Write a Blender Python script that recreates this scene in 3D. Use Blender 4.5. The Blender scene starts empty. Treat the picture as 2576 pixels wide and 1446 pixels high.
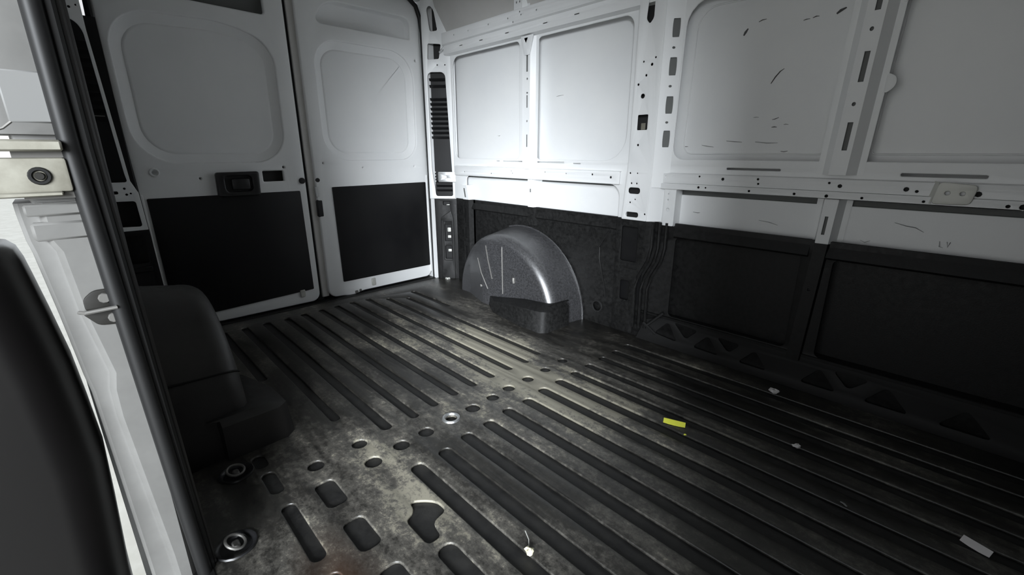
import bpy, bmesh, math, random
from mathutils import Vector, Matrix
random.seed(7)
SC = bpy.context.scene
COL = SC.collection
PI = math.pi

# ------------------------------------------------------------------ camera, world, sun, exposure
F_PX, YAW, PITCH = 1122.5, math.radians(46.317), math.radians(16.874)
CAM = Vector((2.728, -0.969, 0.892))
H = Vector((-math.sin(YAW), math.cos(YAW), 0))
fw = math.cos(PITCH) * H - math.sin(PITCH) * Vector((0, 0, 1))
rt = H.cross(Vector((0, 0, 1)))
up = rt.cross(fw)
cd = bpy.data.cameras.new('camera')
cd.sensor_fit = 'HORIZONTAL'; cd.sensor_width = 36.0
cd.lens = F_PX / 2576 * 36.0
cd.clip_start = 0.02
cam = bpy.data.objects.new('camera', cd)
COL.objects.link(cam)
M = Matrix((rt, up, -fw)).transposed().to_4x4(); M.translation = CAM
cam.matrix_world = M
SC.camera = cam

W = bpy.data.worlds.new('overcast_sky'); SC.world = W; W.use_nodes = True
bg = W.node_tree.nodes['Background']
# hazy sky: white at the horizon, dimmer and bluer overhead, the same all round
_nt = W.node_tree
_tc = _nt.nodes.new('ShaderNodeTexCoord'); _sp = _nt.nodes.new('ShaderNodeSeparateXYZ'); _rp = _nt.nodes.new('ShaderNodeValToRGB')
_nt.links.new(_tc.outputs['Generated'], _sp.inputs[0]); _nt.links.new(_sp.outputs['Z'], _rp.inputs['Fac'])
_rp.color_ramp.elements[0].position = 0.02; _rp.color_ramp.elements[0].color = (1.0, 1.0, 1.0, 1)
_rp.color_ramp.elements[1].position = 0.55; _rp.color_ramp.elements[1].color = (0.30, 0.34, 0.38, 1)
_nt.links.new(_rp.outputs['Color'], bg.inputs[0]); bg.inputs[1].default_value = 1.0

sd = bpy.data.lights.new('hazy_sun', 'SUN')
sd.energy = 9.3; sd.angle = math.radians(33); sd.color = (0.90, 0.95, 1.0)
sun = bpy.data.objects.new('hazy_sun', sd); COL.objects.link(sun)
PHI, EL = math.radians(42), math.radians(14)
D = Vector((-math.sin(PHI) * math.cos(EL), math.cos(PHI) * math.cos(EL), -math.sin(EL)))
sun.rotation_euler = D.to_track_quat('-Z', 'Y').to_euler()
sun.location = (5, -4, 3)

SC.view_settings.view_transform = 'Standard'
SC.view_settings.look = 'None'
SC.view_settings.gamma = 1.0
SC.view_settings.use_curve_mapping = False
SC.view_settings.exposure = 0.12

# ------------------------------------------------------------------ materials
def newmat(name, col, rough=0.5, metal=0.0, spec=0.5, coat=0.0):
    m = bpy.data.materials.new(name); m.use_nodes = True
    b = m.node_tree.nodes['Principled BSDF']
    b.inputs['Base Color'].default_value = (*col, 1)
    b.inputs['Roughness'].default_value = rough
    b.inputs['Metallic'].default_value = metal
    b.inputs['Specular IOR Level'].default_value = spec
    b.inputs['Coat Weight'].default_value = coat
    return m

def nodes(m):
    nt = m.node_tree
    return nt, nt.nodes['Principled BSDF']

def noise(nt, scale, detail=4, rough=0.6, stretch=None):
    tc = nt.nodes.new('ShaderNodeTexCoord')
    mp = nt.nodes.new('ShaderNodeMapping')
    if stretch: mp.inputs['Scale'].default_value = stretch
    n = nt.nodes.new('ShaderNodeTexNoise')
    n.inputs['Scale'].default_value = scale; n.inputs['Detail'].default_value = detail
    n.inputs['Roughness'].default_value = rough
    nt.links.new(tc.outputs['Object'], mp.inputs['Vector'])
    nt.links.new(mp.outputs['Vector'], n.inputs['Vector'])
    return n.outputs['Fac']

def ramp(nt, fac, stops):
    r = nt.nodes.new('ShaderNodeValToRGB')
    el = r.color_ramp.elements
    while len(el) < len(stops): el.new(0.5)
    for e, (p, c) in zip(el, stops):
        e.position = p; e.color = (*c, 1) if len(c) == 3 else c
    nt.links.new(fac, r.inputs['Fac'])
    return r.outputs['Color']

def bump(nt, b, fac, strength=0.2, dist=0.002):
    bp = nt.nodes.new('ShaderNodeBump')
    bp.inputs['Strength'].default_value = strength; bp.inputs['Distance'].default_value = dist
    nt.links.new(fac, bp.inputs['Height'])
    nt.links.new(bp.outputs['Normal'], b.inputs['Normal'])

def noisy(name, c0, c1, scale, rough, r0=0.4, r1=0.6, lo=0.35, hi=0.7, spec=0.5, bmp=0.0, stretch=None, bscale=None):
    m = newmat(name, c0, rough, spec=spec)
    nt, b = nodes(m)
    f = noise(nt, scale, 6, 0.65, stretch)
    nt.links.new(ramp(nt, f, [(lo, c0), (hi, c1)]), b.inputs['Base Color'])
    nt.links.new(ramp(nt, f, [(lo, (r0,) * 3), (hi, (r1,) * 3)]), b.inputs['Roughness'])
    if bmp: bump(nt, b, noise(nt, bscale or scale * 4, 3), bmp)
    return m

WHITE = noisy('white_body_paint', (0.80, 0.81, 0.815), (0.84, 0.845, 0.84), 3.0, 0.4, 0.36, 0.44)
PRIMER = noisy('grey_white_primer', (0.52, 0.51, 0.49), (0.58, 0.57, 0.55), 2.5, 0.5)
LINER = noisy('black_bed_liner', (0.006, 0.006, 0.006), (0.015, 0.015, 0.0148), 60, 0.5, 0.45, 0.62, spec=0.3, bmp=0.2, bscale=220)
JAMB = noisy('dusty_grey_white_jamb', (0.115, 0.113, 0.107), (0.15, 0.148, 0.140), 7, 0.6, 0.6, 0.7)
PLATE = newmat('grey_plate', (0.17, 0.17, 0.165), 0.6)
DOORTRIM = newmat('glossy_black_door_trim', (0.005, 0.0045, 0.0045), 0.36, spec=0.30)
SLOTGREY = newmat('shaded_grey_steel', (0.14, 0.145, 0.14), 0.7)  # grey for backings behind slots and gaps, standing in for their shade
LINERLT = newmat('scuffed_liner', (0.017, 0.017, 0.017), 0.6, spec=0.3)
STRIKER = newmat('dark_striker_metal', (0.014, 0.013, 0.011), 0.6, spec=0.3)
SMOOTHBLK = noisy('black_board', (0.006, 0.006, 0.007), (0.010, 0.010, 0.010), 4, 0.5, 0.45, 0.55, spec=0.3)
VINYL = noisy('black_vinyl', (0.016, 0.015, 0.015), (0.022, 0.021, 0.020), 30, 0.5, 0.42, 0.52, bmp=0.1, bscale=300)
ARCH = noisy('speckled_black_arch_coating', (0.018, 0.018, 0.019), (0.065, 0.065, 0.070), 110, 0.4, 0.36, 0.46, lo=0.35, hi=0.8, bmp=0.15, bscale=260)
nodes(ARCH)[1].inputs['IOR'].default_value = 2.3
RUBBER = newmat('black_rubber', (0.010, 0.010, 0.010), 0.5, spec=0.3)
PLASTIC = newmat('black_plastic', (0.013, 0.013, 0.014), 0.38)
DARK = newmat('cavity_shade', (0.012, 0.012, 0.012), 0.7)  # black for sheets behind holes, in place of the shade inside
STEEL = newmat('galvanised_steel', (0.62, 0.63, 0.63), 0.38, metal=0.9)
ZINC = newmat('pale_zinc_bracket', (0.56, 0.56, 0.52), 0.5, metal=0.25)
GREYM = newmat('dull_grey_metal', (0.16, 0.155, 0.145), 0.5, metal=0.4)
BEIGE = noisy('dusty_beige_paint', (0.20, 0.19, 0.155), (0.29, 0.28, 0.235), 20, 0.6)
YELLOW = newmat('fluorescent_yellow_plastic', (0.93, 0.96, 0.10), 0.5)
PAPER = newmat('white_paper', (0.78, 0.75, 0.74), 0.8)
CREAM = newmat('cream_paper', (0.80, 0.76, 0.55), 0.8)
SCUFF = newmat('dark_scuff', (0.10, 0.10, 0.10), 0.6)
GREYS = newmat('grey_scuff', (0.42, 0.42, 0.42), 0.6)
CONC = noisy('pale_concrete', (0.60, 0.58, 0.52), (0.72, 0.70, 0.64), 6, 0.9, 0.85, 0.95)

def floor_mat():
    m = newmat('worn_black_floor_coating', (0.05, 0.05, 0.05), 0.4)
    nt, b = nodes(m)
    a = noise(nt, 4.0, 8, 0.7, (0.45, 1.0, 1.0))
    c = noise(nt, 45.0, 6, 0.85)
    mx = nt.nodes.new('ShaderNodeMath'); mx.operation = 'MULTIPLY_ADD'
    nt.links.new(c, mx.inputs[0]); mx.inputs[1].default_value = 0.6
    nt.links.new(a, mx.inputs[2])
    # trampled, dusty patch just inside the side door
    tc = nt.nodes.new('ShaderNodeTexCoord'); mp = nt.nodes.new('ShaderNodeMapping')
    mp.vector_type = 'TEXTURE'
    mp.inputs['Location'].default_value = (1.80, -0.50, 0); mp.inputs['Scale'].default_value = (0.42, 0.26, 1)
    mp.inputs['Rotation'].default_value = (0, 0, -0.15)
    gr = nt.nodes.new('ShaderNodeTexGradient'); gr.gradient_type = 'SPHERICAL'
    nt.links.new(tc.outputs['Object'], mp.inputs['Vector']); nt.links.new(mp.outputs['Vector'], gr.inputs['Vector'])
    ad = nt.nodes.new('ShaderNodeMath'); ad.operation = 'MULTIPLY_ADD'
    nt.links.new(gr.outputs['Fac'], ad.inputs[0]); ad.inputs[1].default_value = 0.19
    # broad dust-worn track, with the bright light streak painted into its tone
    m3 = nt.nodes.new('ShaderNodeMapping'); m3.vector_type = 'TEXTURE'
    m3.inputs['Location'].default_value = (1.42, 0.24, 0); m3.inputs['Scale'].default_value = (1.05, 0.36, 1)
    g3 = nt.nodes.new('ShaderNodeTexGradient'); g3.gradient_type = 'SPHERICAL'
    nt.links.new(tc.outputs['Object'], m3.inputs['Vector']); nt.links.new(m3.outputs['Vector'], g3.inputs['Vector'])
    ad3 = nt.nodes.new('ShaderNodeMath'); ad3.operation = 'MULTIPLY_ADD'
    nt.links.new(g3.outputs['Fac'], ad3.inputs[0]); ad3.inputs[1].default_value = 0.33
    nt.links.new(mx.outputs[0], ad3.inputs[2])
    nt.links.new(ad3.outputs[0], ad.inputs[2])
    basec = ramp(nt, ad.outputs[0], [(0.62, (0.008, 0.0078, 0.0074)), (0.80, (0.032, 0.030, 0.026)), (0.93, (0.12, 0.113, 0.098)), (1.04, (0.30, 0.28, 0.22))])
    # rust stain by the step
    m2 = nt.nodes.new('ShaderNodeMapping'); m2.vector_type = 'TEXTURE'
    m2.inputs['Location'].default_value = (1.94, -0.72, 0); m2.inputs['Scale'].default_value = (0.22, 0.10, 1)
    g2 = nt.nodes.new('ShaderNodeTexGradient'); g2.gradient_type = 'SPHERICAL'
    nt.links.new(tc.outputs['Object'], m2.inputs['Vector']); nt.links.new(m2.outputs['Vector'], g2.inputs['Vector'])
    mixc = nt.nodes.new('ShaderNodeMix'); mixc.data_type = 'RGBA'
    nt.links.new(g2.outputs['Fac'], mixc.inputs[0]); nt.links.new(basec, mixc.inputs[6]); mixc.inputs[7].default_value = (0.045, 0.023, 0.013, 1)
    nt.links.new(mixc.outputs[2], b.inputs['Base Color'])
    nt.links.new(ramp(nt, ad.outputs[0], [(0.55, (0.30,) * 3), (0.95, (0.44,) * 3)]), b.inputs['Roughness'])
    b.inputs['IOR'].default_value = 1.7
    bump(nt, b, c, 0.12, 0.002)
    return m
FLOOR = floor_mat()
BED = noisy('dark_groove_coating', (0.014, 0.014, 0.014), (0.035, 0.034, 0.032), 25, 0.5, 0.45, 0.6, bmp=0.2)

# ------------------------------------------------------------------ 2D outlines
def rpoly(pts, r, n=5):
    out = []; N = len(pts)
    for i, p in enumerate(pts):
        a, b, c = Vector(pts[i - 1][:2]), Vector(p[:2]), Vector(pts[(i + 1) % N][:2])
        rr = r[i] if isinstance(r, (list, tuple)) else r
        if rr <= 0: out.append((b.x, b.y)); continue
        u, v = (a - b), (c - b)
        d = min(rr, u.length * 0.49, v.length * 0.49)
        p0, p1 = b + u.normalized() * d, b + v.normalized() * d
        for k in range(n + 1):
            t = k / n
            # conic close to a circle arc
            w = 0.72
            q = ((1 - t) ** 2 * p0 + 2 * w * t * (1 - t) * b + t * t * p1) / ((1 - t) ** 2 + 2 * w * t * (1 - t) + t * t)
            out.append((q.x, q.y))
    return out
def rect(a0, b0, a1, b1, r=0.0, n=5):
    return rpoly([(a0, b0), (a1, b0), (a1, b1), (a0, b1)], r, n)
def circ(a, b, r, n=12, ry=None):
    ry = ry or r
    return [(a + r * math.cos(2 * PI * k / n), b + ry * math.sin(2 * PI * k / n)) for k in range(n)]

# ------------------------------------------------------------------ mesh collector
class MB:
    def __init__(s): s.v = []; s.f = []
    def add(s, vs, fs):
        o = len(s.v); s.v += [tuple(q) for q in vs]; s.f += [tuple(i + o for i in f) for f in fs]; return s
    def box(s, lo, hi, bev=0.0, rot=None, seg=1):
        bm = bmesh.new(); bmesh.ops.create_cube(bm, size=1)
        c = (Vector(lo) + Vector(hi)) / 2; d = Vector(hi) - Vector(lo)
        for v in bm.verts: v.co = Vector((v.co.x * d.x, v.co.y * d.y, v.co.z * d.z))
        if bev: bmesh.ops.bevel(bm, geom=bm.edges[:], offset=bev, segments=seg, affect='EDGES', profile=0.5)
        bm.verts.index_update()
        vs = [(rot @ v.co if rot else v.co) + c for v in bm.verts]
        s.add(vs, [[v.index for v in f.verts] for f in bm.faces]); bm.free(); return s
    def sheet(s, outer, holes, fmap, thick=0.004, bev=0.001, res=1):
        cu = bpy.data.curves.new('t', 'CURVE'); cu.dimensions = '2D'; cu.fill_mode = 'BOTH'
        bev = min(bev, thick / 2 - 1e-5)
        cu.extrude = thick / 2 - bev; cu.bevel_depth = bev; cu.offset = -bev; cu.bevel_resolution = res
        for loop in [outer] + list(holes):
            sp = cu.splines.new('POLY'); sp.points.add(len(loop) - 1)
            for pt, q in zip(sp.points, loop): pt.co = (q[0], q[1], 0, 1)
            sp.use_cyclic_u = True
        ob = bpy.data.objects.new('t', cu)
        me = bpy.data.meshes.new_from_object(ob)
        s.add([fmap(v.co.x, v.co.y, v.co.z) for v in me.vertices], [list(p.vertices) for p in me.polygons])
        bpy.data.objects.remove(ob); bpy.data.curves.remove(cu); bpy.data.meshes.remove(me)
        return s
    def loft(s, loops, cap0=False, cap1=True, closed=True):
        n = len(loops[0]); vs = []; fs = []
        for L in loops: vs += L
        for j in range(len(loops) - 1):
            for i in range(n if closed else n - 1):
                a = j * n + i; b = j * n + (i + 1) % n
                fs.append((a, b, b + n, a + n))
        if cap0: fs.append(tuple(range(n - 1, -1, -1)))
        if cap1: fs.append(tuple(range((len(loops) - 1) * n, len(loops) * n)))
        return s.add(vs, fs)
    def tube(s, path, r, n=8, caps=True, flat=1.0):
        loops = []; P = [Vector(p) for p in path]
        ref = Vector((0.123, 0.317, 0.94))
        for i, p in enumerate(P):
            t = (P[min(i + 1, len(P) - 1)] - P[max(i - 1, 0)]).normalized()
            if abs(t.dot(ref)) > 0.95: ref = Vector((0.9, 0.1, 0.2))
            x = t.cross(ref).normalized(); y = t.cross(x)
            rr = r[i] if isinstance(r, (list, tuple)) else r
            loops.append([p + x * rr * math.cos(2 * PI * k / n) + y * rr * flat * math.sin(2 * PI * k / n) for k in range(n)])
        return s.loft(loops, caps, caps)
    def ring(s, c, axis, R, r, n=20, m=8, sx=1.0):
        a = Vector(axis).normalized(); x = a.cross(Vector((0.3, 0.9, 0.1))).normalized(); y = a.cross(x)
        loops = []
        for i in range(n + 1):
            t = 2 * PI * i / n; d = x * math.cos(t) * sx + y * math.sin(t)
            loops.append([Vector(c) + d * R + (d * math.cos(2 * PI * k / m) + a * math.sin(2 * PI * k / m)) * r for k in range(m)])
        return s.loft(loops, False, False)
    def cyl(s, c, axis, r, h, n=14, r2=None):
        a = Vector(axis).normalized(); x = a.cross(Vector((0.31, 0.87, 0.2))).normalized(); y = a.cross(x)
        L = lambda rr, hh: [Vector(c) + a * hh + x * rr * math.cos(2 * PI * k / n) + y * rr * math.sin(2 * PI * k / n) for k in range(n)]
        return s.loft([L(r, 0), L(r, h * 0.7), L(r2 or r * 0.85, h)], True, True)
    def prism(s, prof, fmap, a0, a1):
        return s.loft([[fmap(p[0], p[1], a0) for p in prof], [fmap(p[0], p[1], a1) for p in prof]], True, True)
    def build(s, name, mat, parent=None, angle=40, origin=None, **props):
        me = bpy.data.meshes.new(name)
        org = Vector((0, 0, 0))
        if parent is not None: org = Vector(parent['_org']) if '_org' in parent else Vector((0, 0, 0))
        elif origin is not None: org = Vector(origin)
        me.from_pydata([Vector(v) - org for v in s.v], [], s.f)
        bm = bmesh.new(); bm.from_mesh(me)
        bmesh.ops.remove_doubles(bm, verts=bm.verts[:], dist=1e-6)
        bmesh.ops.recalc_face_normals(bm, faces=bm.faces[:]); bm.to_mesh(me); bm.free()
        for p in me.polygons: p.use_smooth = len(p.vertices) == 4     # flat sheet metal stays flat, bevels are smooth
        me.set_sharp_from_angle(angle=math.radians(angle))
        me.materials.append(mat)
        o = bpy.data.objects.new(name, me); COL.objects.link(o)
        if parent is not None: o.parent = parent
        else: o.location = org
        o['_org'] = tuple(org)
        for k, v in props.items(): o[k] = v
        return o

def empty(name, loc, **props):
    o = bpy.data.objects.new(name, None); o.empty_display_size = 0.05
    COL.objects.link(o); o.location = loc; o['_org'] = tuple(loc)
    for k, v in props.items(): o[k] = v
    return o
def XZ(y): return lambda a, b, c: (a, y - c, b)
def YZ(x): return lambda a, b, c: (x + c, a, b)
def XY(z): return lambda a, b, c: (a, b, z + c)
ST = dict(kind='structure')

# ================================================================== FLOOR
X0, X1 = 0.0, 3.35            # rear door plane, bulkhead
grooves = []
def groove(x0, x1, y, w=0.044):
    grooves.append(rpoly([(x0, y - w / 2), (x1, y - w / 2), (x1, y + w / 2), (x0, y + w / 2)], w * 0.5, 4))
for k, y in enumerate([-0.37, -0.265, -0.17, -0.07, 0.025, 0.125, 0.225, 0.325, 0.425]):
    groove([0.15, 0.15, 0.14, 0.14, 0.14, 0.13, 0.14, 0.22, 0.30][k], [1.50, 1.505, 1.49, 1.48, 1.476, 1.472, 1.474, 1.476, 1.457][k], y, [.040, .034, .034, .034, .034, .034, .034, .032, .032][k])
groove(0.15, 1.33, -0.475, 0.034); groove(0.20, 0.62, 0.52, 0.036); groove(0.16, 0.85, -0.575, 0.034)
for k in range(-4, 9):
    y = k * 0.1 - 0.003
    x0 = {-4: 1.715, -3: 1.712, -2: 1.695, -1: 1.69, 0: 1.678, 1: 1.68, 2: 1.667, 3: 1.667}.get(k, 1.665)
    groove(x0, 3.25, y, 0.046 if k < 4 else 0.04)
groove(2.01, 3.25, -0.510, 0.05)
grooves.append(rpoly([(1.835, -0.495), (1.87, -0.50), (1.885, -0.535), (1.985, -0.535), (1.985, -0.497), (1.935, -0.488), (1.925, -0.440), (1.885, -0.440), (1.855, -0.465)], 0.014, 3))
for x in (1.60, 1.785, 1.97, 2.155, 2.34): grooves.append(rect(x, -0.66, x + 0.115, -0.605, 0.018, 3))
for x in (1.10,): groove(x, x + 0.115, -0.625, 0.034)
for a, b in ((1.35, 1.42), (1.45, 1.56), (1.62, 1.85), (1.90, 2.3)): groove(a, b, -0.735, 0.036)
for x, y, r in ((1.606, -.384, .026), (1.601, -.288, .026), (1.595, -.084, .027), (1.589, .018, .024), (1.581, .109, .024), (1.581, .217, .024), (1.575, .33, .022), (1.57, .45, .022), (1.508, -.478, .024), (1.619, -.487, .026), (1.517, -.619, .024)):
    grooves.append(circ(x, y, r, 12))
grooves.append(circ(1.596, -0.182, 0.019, 12))
# tie-down wells
WELLS = [(1.393, -0.800), (1.673, -0.865)]
for x, y in WELLS: grooves.append(circ(x, y, 0.040, 16))
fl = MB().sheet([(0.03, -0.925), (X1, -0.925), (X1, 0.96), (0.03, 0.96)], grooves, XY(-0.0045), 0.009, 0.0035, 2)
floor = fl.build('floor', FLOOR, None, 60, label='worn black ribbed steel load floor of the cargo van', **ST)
MB().box((0.0, -1.0, -0.05), (X1, 0.99, -0.009)).build('groove_bed', BED, floor)
MB().ring((1.596, -0.182, 0.0005), (0, 0, 1), 0.027, 0.006, 20, 6).build('washer', STEEL, floor, label='bright bare metal ring around a floor hole')
m = MB(); m.cyl((1.185, -0.655, -0.001), (0, 0, 1), 0.020, 0.008, 12); m.cyl((1.185, -0.655, 0.006), (0, 0, 1), 0.010, 0.006, 6)
m.build('bolt', BEIGE, floor, label='dusty yellowish bolt beside the black wheel arch')
MB().box((-0.06, -0.86, -0.05), (0.035, 0.86, 0.004), 0.004).build('sill_strip', RUBBER, floor)
MB().box((-.09, -1.0, -.20), (-.058, 1.0, 0.025), 0.004).build('rear_threshold', RUBBER, floor)
MB().box((1.66, -0.985, -0.04), (X1, -0.915, 0.003), 0.004).build('step_edge', RUBBER, floor)
MB().box((0.06, 0.86, -0.01), (0.13, 1.0, 0.012), 0.003).build('corner_cap', ZINC, floor, label='pale bare strip at the floor corner by the rear doors')

# ================================================================== RIGHT WALL (the long wall in view)
upR1a = rect(0.185, 0.852, 0.80, 1.470, [0.05, 0.03, 0.03, 0.06])
upR1b = rect(0.935, 0.852, 1.512, 1.466, [0.03, 0.12, 0.05, 0.03])
upR3 = rpoly([(1.748, 0.862), (2.315, 0.862), (2.325, 1.45), (1.755, 1.462)], [0.05, 0.02, 0.03, 0.09])
upR4 = rpoly([(2.405, 0.862), (3.22, 0.862), (3.22, 1.45), (2.425, 1.45)], [0.02, 0.05, 0.05, 0.03])
slots = [rect(0.66, 0.838, 0.84, 0.842, 0.0018, 2), rect(0.94, 0.836, 1.14, 0.842, 0.0025, 2), rect(1.20, 0.833, 1.25, 0.837, 0.0018, 2),
         rect(1.985, 0.824, 2.18, 0.832, 0.003, 2), rect(2.525, 0.818, 2.72, 0.828, 0.004, 2), rect(0.60, 0.838, 0.63, 0.842, 0.0018, 2)]
wall = empty('wall_right', (1.7, 0.93, 0), label='long van side wall, white above and black liner below', **ST)
P = wall
outer = rpoly([(0.165, 0.586), (0.30, 0.586), (0.30, 0.742), (1.495, 0.742), (1.495, 0.586), (1.787, 0.586), (1.787, 0.735), (X1, 0.735), (X1, 1.52), (0.165, 1.52)],
              [0, 0, 0.03, 0.06, 0, 0, 0, 0, 0, 0])
MB().sheet(outer, [upR1a, upR1b, upR3, upR4] + slots, XZ(0.932), 0.007, 0.003, 2).build('side_frame', WHITE, P)
MB().box((-0.02, 1.0, -0.1), (X1 + .05, 1.012, 2.05)).build('outer_skin', WHITE, P)
def skin(name, lo, hi, y, mat):
    MB().box((lo[0], y, lo[1]), (hi[0], y + 0.004, hi[1]), 0.001).build(name, mat, P)
skin('upper_panel', (0.04, 0.83), (0.87, 1.5), 0.982, WHITE)
skin('upper_panel', (0.875, 0.83), (1.55, 1.5), 0.982, WHITE)
skin('upper_panel', (1.71, 0.83), (2.36, 1.5), 0.982, WHITE)
skin('upper_panel', (2.365, 0.83), (X1, 1.5), 0.982, WHITE)
skin('lower_panel', (0.20, 0.570), (1.56, 0.731), 0.968, WHITE)
skin('lower_panel', (1.78, 0.570), (2.345, 0.711), 0.974, WHITE)
skin('lower_panel', (2.35, 0.570), (X1, 0.711), 0.974, WHITE)

MB().box((.20, .985, .69), (X1, .988, .77)).build('rail_gap_shade', SLOTGREY, P)  # grey strip standing in for the shadow under the rail
# pressed inner border line of each upper panel
def border(loop, y, r=0.003, mat=WHITE):
    MB().tube([(a, y, b) for a, b in loop + loop[:1]], r, 6, False).build('panel_bead', mat, P)
border(rpoly([(1.772, 0.885), (2.295, 0.885), (2.303, 1.43), (1.778, 1.442)], [0.04, 0.015, 0.02, 0.08]), 0.980)
border(rpoly([(2.43, 0.885), (3.2, 0.885), (3.2, 1.43), (2.447, 1.43)], [0.015, 0.05, 0.05, 0.02]), 0.980)

# belt rail, hollow with drilled holes
def rail(x0, x1, holes_hi, holes_lo, y):
    m = MB()
    m.sheet(rect(x0, 0.7625, x1, 0.803, 0.002, 2), [circ(a, b, r, 8) for a, b, r in holes_hi], XZ(y), 0.004, 0.0015)
    m.add([(x0, y, .802), (x1, y, .802), (x1, .935, .808), (x0, .935, .808)], [(0, 1, 2, 3)])
    m.build('belt_rail', WHITE, P)
    MB().box((x0, y + .010, .739), (x1, y + .012, .801)).build('rail_hole_shade', DARK, P)  # dark strip behind the rail so its holes look unlit
    m = MB()
    m.sheet(rect(x0, 0.737, x1, 0.7615, 0.002, 2), [circ(a, b, r, 8) for a, b, r in holes_lo], XZ(y - 0.006), 0.004, 0.0015)
    m.add([(x0, y - .006, .738), (x1, y - .006, .738), (x1, .975, .732), (x0, .975, .732)], [(0, 1, 2, 3)])
    m.add([(x0, y - .006, .761), (x1, y - .006, .761), (x1, y + .002, .7625), (x0, y + .002, .7625)], [(0, 1, 2, 3)])
    m.build('belt_rail_lip', WHITE, P)
rail(1.72, X1, [(1.736, .789, .004), (1.773, .790, .004), (1.886, .795, .004), (1.982, .788, .006), (2.113, .793, .0045), (2.116, .776, .004), (2.343, .79, .004), (2.375, .781, .0065), (2.549, .780, .007), (2.575, .775, .0045), (2.71, .775, .008), (2.93, .78, .006), (3.1, .78, .006)],
     [(1.889, .751, .005), (1.919, .751, .0035), (2.089, .748, .0045), (2.244, .747, .0045), (2.343, .746, .0055), (2.443, .746, .004), (2.597, .746, .004), (2.775, .746, .005), (2.804, .746, .008), (3.0, .746, .005)], 0.914)
m = MB()
m.sheet(rect(0.19, 0.744, 1.50, 0.803, 0.003, 2), [circ(a, b, r, 8) for a, b, r in ((0.30, .768, .004), (0.57, .765, .004), (0.75, .785, .003), (0.76, .772, .003), (1.02, .787, .003), (1.17, .784, .003), (1.34, .785, .005), (1.45, .775, .006))], XZ(0.914), 0.004, 0.0015)
m.add([(0.19, .914, .802), (1.50, .914, .802), (1.50, .935, .808), (0.19, .935, .808)], [(0, 1, 2, 3)])
m.add([(0.19, .914, .745), (1.50, .914, .745), (1.50, .97, .742), (0.19, .97, .742)], [(0, 1, 2, 3)])
m.build('belt_rail', WHITE, P)
MB().box((.20, .922, .747), (1.49, .924, .80)).build('rail_hole_shade', DARK, P)

# hat-section ribs
def hat(name, xl0, xr0, xl1, xr1, z0, z1, y0, y1, fl, mat, holes=(), parent=None):
    """front face between (xl,xr) leaning linearly from z0 to z1, flanks of width fl going back to y0"""
    def sx(t, z): # t in 0..1 across
        k = (z - z0) / (z1 - z0); l = xl0 + (xl1 - xl0) * k; r = xr0 + (xr1 - xr0) * k
        return l + (r - l) * t
    m = MB()
    m.sheet([(0, z0), (1, z0), (1, z1), (0, z1)], [h for h in holes], lambda a, b, c: (sx(a, b), y1 - c, b), 0.003, 0.0)
    for t, sg in ((0, -1), (1, 1)):
        q = [(sx(t, z0), y1, z0), (sx(t, z1), y1, z1), (sx(t, z1) + sg * fl, y0, z1), (sx(t, z0) + sg * fl, y0, z0)]
        e = [(q[3][0], y0, z0), (q[2][0], y0, z1), (q[2][0] + sg * .018, y0, z1), (q[3][0] + sg * .018, y0, z0)]
        m.add(q, [(0, 1, 2, 3)]); m.add(e, [(0, 1, 2, 3)])
        m.add([(a, b + .003, c) for a, b, c in e], [(0, 1, 2, 3)])
    for z in (z0, z1):
        m.add([(sx(0, z), y1, z), (sx(1, z), y1, z), (sx(1, z) + fl, y0, z), (sx(0, z) - fl, y0, z)], [(0, 1, 2, 3)])
    o = m.build(name, mat, parent or P, 30)
    if holes:
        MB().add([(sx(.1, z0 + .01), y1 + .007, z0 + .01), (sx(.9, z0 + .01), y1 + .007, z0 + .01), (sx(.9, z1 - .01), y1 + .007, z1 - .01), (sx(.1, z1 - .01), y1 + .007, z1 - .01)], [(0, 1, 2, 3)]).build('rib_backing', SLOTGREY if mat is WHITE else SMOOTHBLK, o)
    return o
def tslot(t0, t1, z0, z1): return rect(t0, z0, t1, z1, 0.0)
def tround(t, z, rt, rz): return circ(t, z, rt, 10, rz)
hat('rib', 0.868, 0.905, 0.862, 0.905, 0.80, 1.475, 0.928, 0.906, 0.022, WHITE,
    [tslot(.3, .62, 1.305, 1.39), tround(.5, 1.27, .14, .006), tround(.5, 1.20, .16, .005), tslot(.36, .6, 1.125, 1.188), tround(.5, 1.056, .12, .006), tslot(.36, .6, .92, .985)])
hat('rib', 2.338, 2.388, 2.358, 2.408, 0.818, 1.50, 0.928, 0.898, 0.024, WHITE,
    [rect(.42, z0, .72, z1, 0) for z0, z1 in ((.897, .985), (1.105, 1.193), (1.305, 1.39))] + [tround(.5, z, .11, .0065) for z in (1.04, 1.255, 1.43)])
hat('rib', 0.884, 0.926, 0.880, 0.922, 0.586, 0.76, 0.966, 0.922, 0.010, WHITE, [tslot(.35, .6, .67, .69)])
hat('rib', 0.890, 0.935, 0.886, 0.93, 0.482, 0.586, 0.948, 0.918, 0.012, LINER)
hat('rib', 2.334, 2.374, 2.338, 2.380, 0.578, 0.735, 0.972, 0.922, 0.014, WHITE, [rect(.30, .61, .55, .675, 0)])
hat('rib', 2.312, 2.356, 2.334, 2.374, 0.118, 0.578, 0.975, 0.918, 0.012, LINER, [rect(.35, .40, .6, .41, 0)])
m = MB(); m.sheet(rpoly([(.868, 1.385), (.906, 1.385), (.930, 1.478), (.838, 1.478)], .004, 2), [rpoly([(.862, 1.468), (.876, 1.442), (.892, 1.468)], .004, 2)], XZ(.9015), .004, .001)
m.build('rib_head', WHITE, P)
MB().box((.858, .9045, 1.44), (.90, .9055, 1.472)).build('rib_head_shade', DARK, P)
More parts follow.
